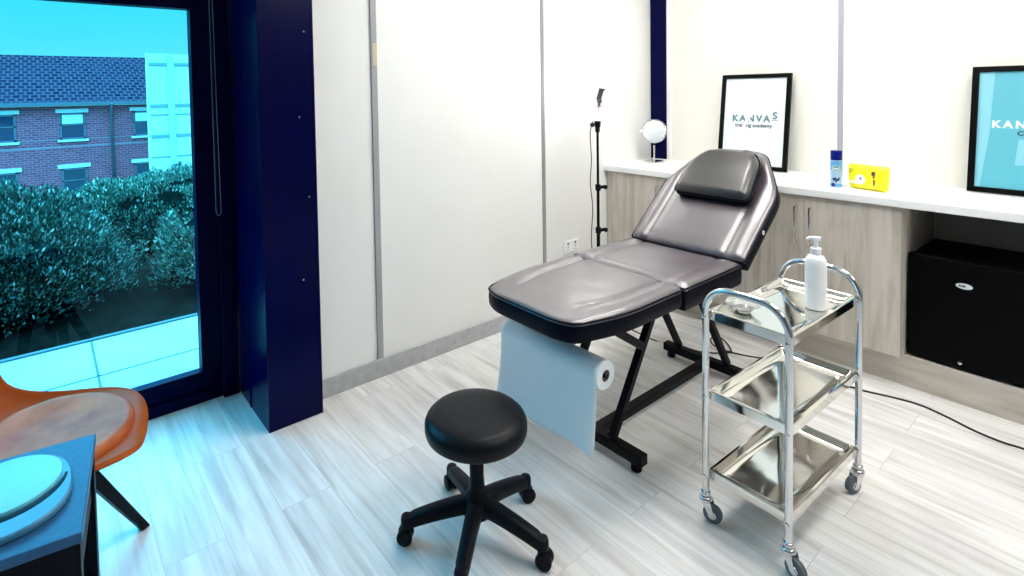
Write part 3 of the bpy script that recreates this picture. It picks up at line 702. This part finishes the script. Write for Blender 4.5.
# ---------------------------------------------------------------- trolley
TX0, TX1, TY0, TY1 = -2.003, -1.467, -1.7715, -1.5145
t = thing('trolley', 'three-tier chrome trolley on castors at the right of the bed', 'trolley', (-1.735,-1.64,0))
for k, xx in enumerate((TX0, TX1)):
    r = .085; zt = .785 if k == 0 else .775
    P = [(xx,TY1,.085),(xx,TY1,.40),(xx,TY1,zt-r)] + [(xx, TY1-r+r*math.cos(q), zt-r+r*math.sin(q)) for q in [PI/2*i/8 for i in range(1,9)]] \
      + [(xx, TY0+r-r*math.sin(q), zt-r+r*math.cos(q)) for q in [PI/2*i/8 for i in range(0,9)]] + [(xx,TY0,.40),(xx,TY0,.085)]
    bm = BM(); tube(bm, P, .0108, 16); obj('side_hoop', bm, chrome_m, t, smooth=True)
for zz, nm in ((.700,'top'),(.432,'mid'),(.165,'bottom')):
    x0, x1, y0, y1 = TX0+.014, TX1-.014, TY0+.000, TY1-.000
    bm = BM(); w2 = .0016; h = .030
    # folded tray: outer wall, rim, inner sloping wall and pan
    def rg(d, z): 
        pts = round_poly([(x0+d,y0+d),(x1-d,y0+d),(x1-d,y1-d),(x0+d,y1-d)], [.006+min(.02,max(0,d)*.4)]*4, 4); return [Vector((p.x,p.y,z)) for p in pts]
    skin_rings(bm, [rg(.003,zz-h), rg(0,zz-h), rg(0,zz-.003), rg(.003,zz), rg(.010,zz), rg(.013,zz-.003), rg(.020,zz-.016), rg(.026,zz-.020), rg(.05,zz-.0205), rg(.09,zz-.021)])
    o = obj('tray', bm, steel_m, t, smooth=True)
    for xx, sx in ((TX0,-1),(TX1,1)):
        for yy in (TY0,TY1):
            bm = BM(); lathe(bm, [(.0,-.004),(.006,-.003),(.007,0),(.007,.028),(.0,.028)], seg=12, M=Matrix.Translation((xx+sx*.011,yy,zz-.016)) @ Matrix.Rotation(-sx*PI/2,4,'Y')); obj('bolt', bm, chrome_m, o, smooth=True)
for i, (xx, yy, ca) in enumerate(((TX0,TY1,-75),(TX0,TY0,-100),(TX1,TY0,160),(TX1,TY1,20))):
    a = math.radians(ca); f = Vector((math.cos(a),math.sin(a),0)); s = Vector((-f.y,f.x,0)); c = Vector((xx,yy,0)); w = c + f*.022 + Vector((0,0,.030))
    bm = BM(); lathe(bm, [(.0125,.082),(.0155,.086),(.0155,.094),(.0125,.097)], c, 18, mi=0); lathe(bm, [(.019,.066),(.021,.070),(.019,.079),(.007,.083)], c, 20)
    for sg_ in (-1,1):
        P = [c+s*sg_*.014+f*(-.012)+Vector((0,0,.070)), c+s*sg_*.014+f*.018+Vector((0,0,.070)), w+s*sg_*.014+f*.008+Vector((0,0,-.004)), w+s*sg_*.014-f*.008+Vector((0,0,-.004))]
        a4 = [bm.verts.new(p) for p in P]; b4 = [bm.verts.new(p + s*sg_*.002) for p in P]
        bm.faces.new(a4); bm.faces.new(b4)
        for q in range(4): bm.faces.new((a4[q],a4[(q+1)%4],b4[(q+1)%4],b4[q]))
    o = obj('castor', bm, chrome_m, t)
    bm = BM(); Mx = Matrix.Translation(w) @ Matrix(((s.x,f.x,0,0),(s.y,f.y,0,0),(0,0,1,0),(0,0,0,1))) @ Matrix.Rotation(PI/2,4,'Y')
    lathe(bm, [(.024,-.011),(.029,-.008),(.0298,0),(.029,.008),(.024,.011)], seg=28, M=Mx, mi=0); lathe(bm, [(.013,-.0135),(.014,-.011),(.014,.011),(.013,.0135)], seg=18, M=Mx, mi=1)
    obj('wheel', bm, [rubber_m, chrome_m], o, smooth=True)
t.rotation_euler = (0,0,math.radians(-1.6))
# pump bottle
C = Vector((-1.655,-1.707,.6805)); t = thing('pump_bottle', 'white lotion pump bottle standing on the trolley top tray', 'bottle', C)
bm = BM(); lathe(bm, [(.028,0),(.032,.004),(.032,.150),(.030,.166),(.023,.178),(.014,.182),(.014,.188)], C, 36); obj('body', bm, wp_m, t, smooth=True)
bm = BM(); lathe(bm, [(.016,.187),(.016,.204),(.007,.206),(.006,.228),(.011,.230),(.011,.241),(.0,.243)], C, 24)
dv = Vector((-.35,.75,0)).normalized(); tube(bm, [C+Vector((0,0,.236))-dv*.014, C+Vector((0,0,.236))+dv*.018, C+Vector((0,0,.231))+dv*.027], [.007,.0055,.0045], 10)
obj('pump_head', bm, wp_m, t, smooth=True)
bm = BM()
for k in range(5):
    for q in range(2):
        a = math.radians(292+q*9); zz = .030+.009*k; rr = .0323
        vs = [bm.verts.new((C.x+rr*math.cos(a+da), C.y+rr*math.sin(a+da), C.z+zz+dz)) for da, dz in ((-.05,0),(.05,0),(.05,.0035),(-.05,.0035))]; bm.faces.new(vs)
obj('label_print', bm, pmat('faint grey ink', (.35,.4,.45), .5), t)
# glass dish
C = Vector((-1.865,-1.565,.6805)); t = thing('glass_dish', 'small clear glass dish with wide rim on the trolley top tray', 'dish', C)
bm = BM(); lathe(bm, [(.0,0),(.022,0),(.024,.003),(.036,.018),(.042,.026),(.054,.028),(.054,.0305),(.041,.029),(.034,.020),(.022,.006),(.0,.005)], C, 40, caps=False); obj('bowl', bm, bowl_m, t, smooth=True)
bm = BM(); lathe(bm, [(0,.006),(.018,.006),(.027,.014),(.0,.014)], C, 24, caps=False); obj('contents', bm, chrome_m, t, smooth=True)

# ---------------------------------------------------------------- side table (slightly turned)
A = Vector((-3.600,-.705,0)); u = Vector((-.992,.126,0)); v = Vector((-.126,-.992,0))
Mt = Matrix(((u.x,v.x,0,A.x),(u.y,v.y,0,A.y),(0,0,1,0),(0,0,0,1)))
t = thing('side_table', 'square dark side table in front of the orange chair', 'table', A + u*.21 + v*.19)
bm = BM(); box(bm, 0,.42, 0,.38, .528,.55, M=Mt); obj('table_top', bm, [tabletop_m], t, bevel=.002)
for a, b in ((.004,.004),(.376,.004),(.004,.336),(.376,.336)):
    bm = BM(); box(bm, a,a+.04,b,b+.04,0,.527, M=Mt); obj('leg', bm, tableleg_m, t, bevel=.002)
bm = BM(); box(bm, .012,.408,.350,.372,.08,.527, M=Mt); obj('front_panel', bm, tableleg_m, t)
for q in ((.012,.030,.044,.336,.40,.527),(.044,.376,.010,.028,.40,.527),(.39,.408,.044,.336,.40,.527)):
    bm = BM(); box(bm, *q, M=Mt); obj('apron', bm, tableleg_m, t)
bm = BM(); box(bm, .012,.030,.044,.336,.12,.20, M=Mt); obj('side_rail', bm, tableleg_m, t)
# round tray device on the table
C = Vector((-3.785,-.880,.551)); t = thing('tray_lid', 'flat blue tray with raised pale round disc on the side table', 'tray', C)
def squircle(cx, cy, rx, ry, n, p): return [(cx+rx*math.copysign(abs(math.cos(2*PI*i/n))**p, math.cos(2*PI*i/n)), cy+ry*math.copysign(abs(math.sin(2*PI*i/n))**p, math.sin(2*PI*i/n))) for i in range(n)]
bm = BM(); prism(bm, squircle(C.x,C.y,.130,.145,48,.82), .551,.566); obj('base', bm, noisy('steel blue plastic', (.05,.22,.38), (.06,.25,.42), 30, .35), t, bevel=.004)
bm = BM(); lathe(bm, [(.104,.0145),(.104,.021),(.100,.022),(.0,.022)], (C.x+.008,C.y+.035,.551), 48); o = obj('disc', bm, pmat('pale disc', (.20,.68,.76), .4), t, smooth=True)  # white disc, the window's cyan reflection put into its colour
bm = BM(); pts = [(C.x+.008+.113*math.cos(q), C.y+.033+.116*math.sin(q), .5662) for q in [math.radians(-135+ 125*i/16) for i in range(17)]]; tube(bm, pts, [.0015+.007*math.sin(PI*(i+1)/18) for i in range(17)], 8); 
bmesh.ops.scale(bm, vec=(1,1,.15), verts=bm.verts, space=Matrix.Translation((0,0,-.5662))); obj('slot', bm, tableleg_m, t, smooth=True)

# ---------------------------------------------------------------- orange chair
CC = Vector((-3.725,-.432,0)); th = math.radians(-10); f = Vector((math.cos(th),math.sin(th),0)); s = Vector((-f.y,f.x,0))
t = thing('chair', 'tan orange leather shell chair with dark angled legs by the window', 'chair', CC)
# centreline in (forward, z, half width, edge lift)
CL = [(.275,.405,.02,.0),(.272,.415,.085,.001),(.258,.428,.140,.004),(.225,.437,.190,.010),(.16,.436,.228,.020),(.06,.427,.250,.032),(-.04,.424,.255,.050),(-.13,.438,.25,.080),(-.19,.475,.245,.15),(-.225,.53,.235,.16),(-.25,.61,.225,.13),(-.27,.70,.215,.09),(-.285,.78,.19,.05),(-.292,.84,.14,.02),(-.294,.86,.06,.005)]
def chair_pt(k, v, lift=0., wscale=1.):
    F, z, w, e = CL[k]; nf, nz_ = (0,1) if k < 7 else ((.0,1) if k == 7 else (math.sin(min(1,(k-7)/4)*1.4), math.cos(min(1,(k-7)/4)*1.4)))
    up = e*(abs(v)**2.2)
    fw = F + nf*up + nf*lift; zz = z + nz_*up*1. + nz_*lift
    return CC + f*fw + s*(w*wscale*math.sin(v*PI/2)*1.0) + Vector((0,0,zz))
def shell(ks, nv, lift, ws):
    # interpolate centreline finely
    bm = BM(); G = []
    for k in ks: G.append([bm.verts.new(chair_pt(k, -1+2*j/nv, lift, ws)) for j in range(nv+1)])
    for a in range(len(G)-1):
        for j in range(nv): bm.faces.new((G[a][j],G[a][j+1],G[a+1][j+1],G[a+1][j]))
    return bm
bm = shell(range(15), 14, 0, 1.); o = obj('shell', bm, leather_m, t, smooth=True); md = o.modifiers.new('thick','SOLIDIFY'); md.thickness = .018; md.offset = 1
s2 = o.modifiers.new('sub','SUBSURF'); s2.levels = 2; s2.render_levels = 2
# oval seat cushion, follows the shell
bm = BM(); rings = []
def shell_z(F, S):
    for k in range(1, 9):
        F1, z1, w1, e1 = CL[k]; F2, z2, w2, e2 = CL[k+1]
        if k == 1: F1 = .30
        if F1 >= F >= F2:
            q = (F1-F)/(F1-F2); z = z1+(z2-z1)*q; w = w1+(w2-w1)*q; e = e1+(e2-e1)*q
            vv = math.asin(min(1,abs(S)/w))/(PI/2); return z + e*vv**2.2
    return CL[1][1]
for k in range(11):
    rr = [1.0,1.0,.985,.95,.90,.82,.70,.55,.4,.2,.02][k]; lz = [-.004,.012,.019,.024,.025,.024,.020,.017,.015,.014,.014][k]
    rg_ = []
    for i in range(48):
        q = 2*PI*i/48; F = .045 + .195*rr*math.cos(q); S = .220*rr*math.sin(q)*(1-.10*math.cos(q))
        rg_.append(CC + f*F + s*S + Vector((0,0,shell_z(F,S)+lz)))
    rings.append(rg_)
skin_rings(bm, rings); o2 = obj('seat_cushion', bm, leatherpad_m, t, smooth=True)
bm = BM(); lathe(bm, [(.09,.375),(.10,.385),(.10,.40),(.07,.405)], CC, 24)
obj('leg_mount', bm, tableleg_m, t, smooth=True)
for dx, dy in ((.24,.15),(.10,-.26),(-.24,-.15),(-.15,.24)):
    p0 = CC + f*dx*.30 + s*dy*.30 + Vector((0,0,.405)); p1 = Vector((CC.x, CC.y, 0)) + f*(dx*1.02) + s*(dy*.98)
    if (dx,dy) == (.24,.15): p1 = Vector((-3.462,-.350,0)); p0 = Vector((-3.665,-.475,.41))
    bm = BM(); dr = (p0-p1); nrm = Vector((-dr.y,dr.x,0)).normalized()
    w0, w1 = .046, .026
    fwd = Vector((dr.x,dr.y,0)).normalized()
    a4 = [bm.verts.new(p0 + nrm*i_*w0/2 + fwd*j_*w0/2) for i_, j_ in ((-1,-1),(1,-1),(1,1),(-1,1))]
    b4 = [bm.verts.new(p1 + nrm*i_*w1/2 + fwd*j_*w1/2) for i_, j_ in ((-1,-1),(1,-1),(1,1),(-1,1))]
    bm.faces.new(a4); bm.faces.new(b4)
    for q in range(4): bm.faces.new((a4[q],a4[(q+1)%4],b4[(q+1)%4],b4[q]))
    obj('leg', bm, tableleg_m, t, bevel=.003)

# ---------------------------------------------------------------- outside
bm = BM(); box(bm, -9,-.0, .41,1.47,-.20,-.004); box(bm, -9,0,1.455,1.485,-.20,.006,1)
for yj in (.945,): box(bm, -9,0,yj-.006,yj+.006,-.1,-.002,1)
for xj in (-5.9,-4.7,-3.5,-2.3,-1.1): box(bm, xj-.006,xj+.006,.41,1.455,-.1,-.002,1)
struct('terrace_slab', bm, [ledge_m, joint_m])
bm = BM(); box(bm, -12,3, 1.49,6.5,-.5,-.10); struct('planting_soil', bm, soil_m)
bm = BM(); box(bm, -60,60, 6.6,90,-4.4,-4.0); struct('ground', bm, noisy('ground green', (.08,.12,.06), (.14,.18,.1), 1, .9))
def shrub(label, c, r, n, leafm, seed, low=-.05):
    random.seed(seed); c = Vector(c); t = thing('shrub', label, 'shrub', (c.x,c.y,-.10), 'shrubs outside the window')
    def surf(dirv, k=1.):
        nn = 1 + .16*noise.noise(dirv*2.2 + Vector((seed,0,0))) + .08*noise.noise(dirv*6 + Vector((0,seed,0)))
        return c + Vector((dirv.x*r[0], dirv.y*r[1], dirv.z*r[2]))*nn*k
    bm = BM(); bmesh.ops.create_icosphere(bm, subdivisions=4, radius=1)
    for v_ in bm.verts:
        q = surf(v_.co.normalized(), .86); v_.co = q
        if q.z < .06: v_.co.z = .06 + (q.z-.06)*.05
    obj('shaded_core', bm, core_m, t)
    bm = BM()
    for k in range(16):
        a = random.uniform(0,2*PI); rr = random.uniform(.1,.75); p0 = Vector((c.x+r[0]*.3*math.cos(a), c.y+r[1]*.3*math.sin(a), -.10)); d_ = Vector((math.cos(a)*rr, math.sin(a)*rr, 1)).normalized()
        p1 = surf(Vector((math.cos(a)*rr,math.sin(a)*rr,.25)).normalized(), .8)
        tube(bm, smooth_path([p0, (p0+p1)/2+Vector((random.uniform(-.1,.1),random.uniform(-.1,.1),.05)), p1], 4), .012, 6)
    obj('stems', bm, bark_m, t)
    vs, fs = [], []; N_ = 0; 
    while N_ < n:
        dv = Vector((random.gauss(0,1),random.gauss(0,1),random.gauss(0,1))).normalized()
        if dv.y > .55: continue
        p = surf(dv, random.uniform(.86,1.05)*(1+.07*noise.noise(dv*9)))
        if p.z < low + .15*random.random(): continue
        if p.z < .42 and random.random() > .30: continue
        if noise.noise(p*3.3 + Vector((seed*3,1,2))) < -.34: continue
        ax = (dv*1.0 + Vector((0,0,.9)) + Vector((random.gauss(0,.5),random.gauss(0,.5),random.gauss(0,.5)))).normalized()
        sd = ax.cross(Vector((random.gauss(0,1),random.gauss(0,1),random.gauss(0,1)))).normalized(); L = random.uniform(.018,.042); W = L*random.uniform(.16,.28)
        b = len(vs); nn = ax.cross(sd)*L*.12
        vs += [p, p+ax*L*.45+sd*W+nn, p+ax*L, p+ax*L*.45-sd*W+nn]; fs += [(b,b+1,b+2),(b,b+2,b+3)]; N_ += 1
    me = bpy.data.meshes.new('foliage'); me.from_pydata([tuple(q - WL[t.name]) for q in vs], [], fs); me.materials.append(leafm)
    o = bpy.data.objects.new('foliage', me); COL.objects.link(o); o.parent = t; WL[o.name] = WL[t.name]; return t
shrub('broad dark green shrub filling the left of the window', (-4.05,2.62,.02), (.88,.66,.72), 34000, leaf_m, 3)
shrub('dark green shrub close to the right window stile', (-2.36,2.50,-.02), (.66,.58,.60), 22000, leaf2_m, 5)
shrub('pale green shrub behind, its top in front of the pale clad building', (-2.75,4.15,.02), (1.15,.75,.58), 20000, leaf2_m, 8)
shrub('dark green shrub beyond the left shrub, mostly outside the view', (-6.1,2.9,.0), (.9,.8,.8), 8000, leaf_m, 11)

# brick building 31 m away
cam0 = Vector((-3.682,-2.420,1.428))
def far(x, z, k=1.5, y=20.):   # widens a spot measured on the plane y = 20 to k times the distance
    return cam0.x+(x-cam0.x)*k, cam0.z+(z-cam0.z)*k
KY = cam0.y + 22.42*1.5
t = thing('brick_building', 'long two-storey brick building with dark tiled roof seen through the window', 'building', (-8, KY, -4))
xr = 6.; xl = -30.
ze = far(0,1.27)[1]; zr = 3.80; yr = KY + 4.4
bm = BM(); box(bm, xl,xr,KY,KY+9,-4,ze); obj('wall', bm, bk, t)
bm = BM(); sl = (zr-ze)/4.4
rr = [(xl-.3,KY-.45,ze+.05),(xr+.3,KY-.45,ze+.05),(xr+.3,yr,zr),(xl-.3,yr,zr)]
vs = [bm.verts.new(q) for q in rr] + [bm.verts.new((q[0],q[1],q[2]-.15)) for q in rr] + [bm.verts.new((xl-.3,KY+9.4,ze+.05)), bm.verts.new((xr+.3,KY+9.4,ze+.05)), bm.verts.new((xl-.3,KY+9.4,ze-.10)), bm.verts.new((xr+.3,KY+9.4,ze-.10))]
for q in ((0,1,2,3),(0,1,5,4),(3,2,9,8),(7,6,11,10),(8,9,11,10),(4,5,6,7),(0,4,7,3),(1,5,6,2),(3,7,10,8),(2,6,11,9)): bm.faces.new([vs[i] for i in q])
obj('roof', bm, tl, t)
bm = BM(); box(bm, xl-.3,xr+.3,KY-.52,KY-.44,ze-.10,ze+.07); o = obj('gutter', bm, upvc_m, t)
bm = BM(); box(bm, xl-.3,xr+.3,KY-.43,KY-.02,ze-.14,ze-.01); obj('fascia', bm, lintel_m, t)
bm = BM(); xp = far(-1.80,0)[0]; tube(bm, [(xp,KY-.5,ze-.02),(xp,KY-.10,ze-.45),(xp,KY-.10,-3.9)], .07, 10); obj('downpipe', bm, upvc_m, t)
bm = BM(); box(bm, xl,xr,KY-.012,KY+.01,-1.0,-.93); box(bm, xl,xr,KY-.012,KY+.01,-.62,-.57); obj('string_course', bm, pmat('grey blue brick band', (.34,.19,.24), .9), t)
for (xa, xb) in ((-5.55,-4.33),(-3.23,-2.53),(-1.16,-.40),(-7.4,-6.6)):
    for row in (0,1):
        z0_, z1_ = (.07,.955) if row == 0 else (-1.80,-.88)
        a_, zb = far(xa, z0_); b_2, zt_ = far(xb, z1_); 
        fr_ = .09
        bm = BM()
        for q in ((a_,b_2,zb,zb+fr_),(a_,b_2,zt_-fr_,zt_),(a_,a_+fr_,zb,zt_),(b_2-fr_,b_2,zb,zt_),(a_,b_2,zb+.55*(zt_-zb)-.03,zb+.55*(zt_-zb)+.03)): box(bm, q[0],q[1],KY-.05,KY+.02,q[2],q[3])
        o = obj('window', bm, upvc_m, t)
        bm = BM(); box(bm, a_+.05,b_2-.05,KY-.02,KY-.004,zb+.05,zt_-.05); obj('pane', bm, pane_m, o)
        if row == 0 and xa > -4:
            bm = BM(); box(bm, a_+fr_+.02,b_2-fr_-.02,KY-.035,KY-.021,zb+.57*(zt_-zb)+.03,zt_-fr_-.02); obj('blind', bm, blind_m, o)
        bm = BM(); box(bm, a_-.14,b_2+.14,KY-.06,KY+.02,zt_,zt_+.19); obj('lintel', bm, lintel_m, t)
        if row == 0: bm = BM(); box(bm, a_-.10,b_2+.10,KY-.12,KY+.02,zb-.11,zb); obj('sill', bm, lintel_m, t)
# pale clad building in front of its right end
k2 = 1.2; KY2 = cam0.y + 22.42*k2
t = thing('clad_building', 'pale panel-clad building block at the right of the window view', 'building', (0,KY2,-4))
xa, zt_ = far(-.66, 2.985, k2)
bm = BM(); prism(bm, [(xa,KY2),(xa+9,KY2),(xa+10,KY2+5),(xa+2.5,KY2+5)], -4, zt_); obj('wall', bm, clad_m, t)
bm = BM()
for z in (2.62,1.12,.02): zz = far(0,z,k2)[1]; box(bm, xa+.04,xa+9,KY2-.06,KY2,zz-.055,zz+.055)
for z in (.78,-.75): zz = far(0,z,k2)[1]; box(bm, xa+.04,xa+9,KY2-.02,KY2,zz-.03,zz+.03)
obj('panel_rail', bm, pmat('rail blue grey', (.16,.26,.36), .6), t)
bm = BM()
for x in (.06,2.1,4.1): xx = far(x,0,k2)[0]; box(bm, xx-.13,xx+.13,KY2-.10,KY2,-4,zt_)
obj('channel', bm, cladj_m, t)
bm = BM(); box(bm, xa-.06,xa+.05,KY2-.05,KY2+.1,-4,zt_+.02); obj('corner_post', bm, lintel_m, t)

# ---------------------------------------------------------------- sky
wd = bpy.data.worlds.new('sky'); sc.world = wd; wd.use_nodes = True; nt = wd.node_tree; nt.nodes.clear()
ow = nt.nodes.new('ShaderNodeOutputWorld'); bg = nt.nodes.new('ShaderNodeBackground'); tc = nt.nodes.new('ShaderNodeTexCoord'); sp = nt.nodes.new('ShaderNodeSeparateXYZ')
rp = nt.nodes.new('ShaderNodeValToRGB'); ns = nt.nodes.new('ShaderNodeTexNoise'); ns.inputs['Scale'].default_value = 3.5; ns.inputs['Detail'].default_value = 4
mpw = nt.nodes.new('ShaderNodeMapping'); mpw.inputs['Scale'].default_value = (1,1,4)
el = rp.color_ramp.elements; el[0].position = 0.0; el[0].color = (1.0,1.17,1.25,1); el[1].position = .14; el[1].color = (.36,1.08,1.22,1)
for p_, c_ in ((.24,(.4,1.1,1.3,1)),(.36,(4.4,7.6,9.8,1)),(1.,(8.0,9.8,10.8,1))):
    e_ = el.new(p_); e_.color = c_
add = nt.nodes.new('ShaderNodeMath'); add.operation = 'MULTIPLY_ADD'; add.inputs[1].default_value = .10; 
sb = nt.nodes.new('ShaderNodeMath'); sb.operation = 'SUBTRACT'; sb.inputs[1].default_value = .05
L2 = nt.links.new
L2(tc.outputs['Generated'], sp.inputs[0]); L2(tc.outputs['Generated'], mpw.inputs[0]); L2(mpw.outputs[0], ns.inputs['Vector'])
L2(ns.outputs[0], add.inputs[0]); L2(sp.outputs[2], add.inputs[2]); L2(add.outputs[0], sb.inputs[0]); L2(sb.outputs[0], rp.inputs[0])
L2(rp.outputs[0], bg.inputs[0]); bg.inputs[1].default_value = 1.0; L2(bg.outputs[0], ow.inputs[0])

# ---------------------------------------------------------------- camera
cd = bpy.data.cameras.new('camera'); cam = bpy.data.objects.new('camera', cd); COL.objects.link(cam); sc.camera = cam
FPX, CX, CY = 545.53, 469.95, 111.69
yaw, pitch, roll = math.radians(51.84643), math.radians(2.09648), math.radians(-.96258)
fw = Vector((math.cos(yaw)*math.cos(pitch), math.sin(yaw)*math.cos(pitch), -math.sin(pitch))); rt = fw.cross(Vector((0,0,1))).normalized(); up = rt.cross(fw)
r2 = rt*math.cos(roll) + up*math.sin(roll); u2 = -rt*math.sin(roll) + up*math.cos(roll)
cam.matrix_world = Matrix(((r2.x,u2.x,-fw.x,cam0.x),(r2.y,u2.y,-fw.y,cam0.y),(r2.z,u2.z,-fw.z,cam0.z),(0,0,0,1)))
cd.sensor_width = 36; cd.lens = FPX*36/1024; cd.shift_x = (512-CX)/1024; cd.shift_y = -(288-CY)/1024; cd.clip_start = .02; cd.clip_end = 300

sc.view_settings.view_transform = 'Standard'; sc.view_settings.look = 'None'; sc.view_settings.gamma = 1; sc.view_settings.exposure = 0.0
sc.view_settings.use_curve_mapping = False
sc.cycles.max_bounces = 10; sc.cycles.diffuse_bounces = 5; sc.cycles.transparent_max_bounces = 12; sc.cycles.sample_clamp_indirect = 6
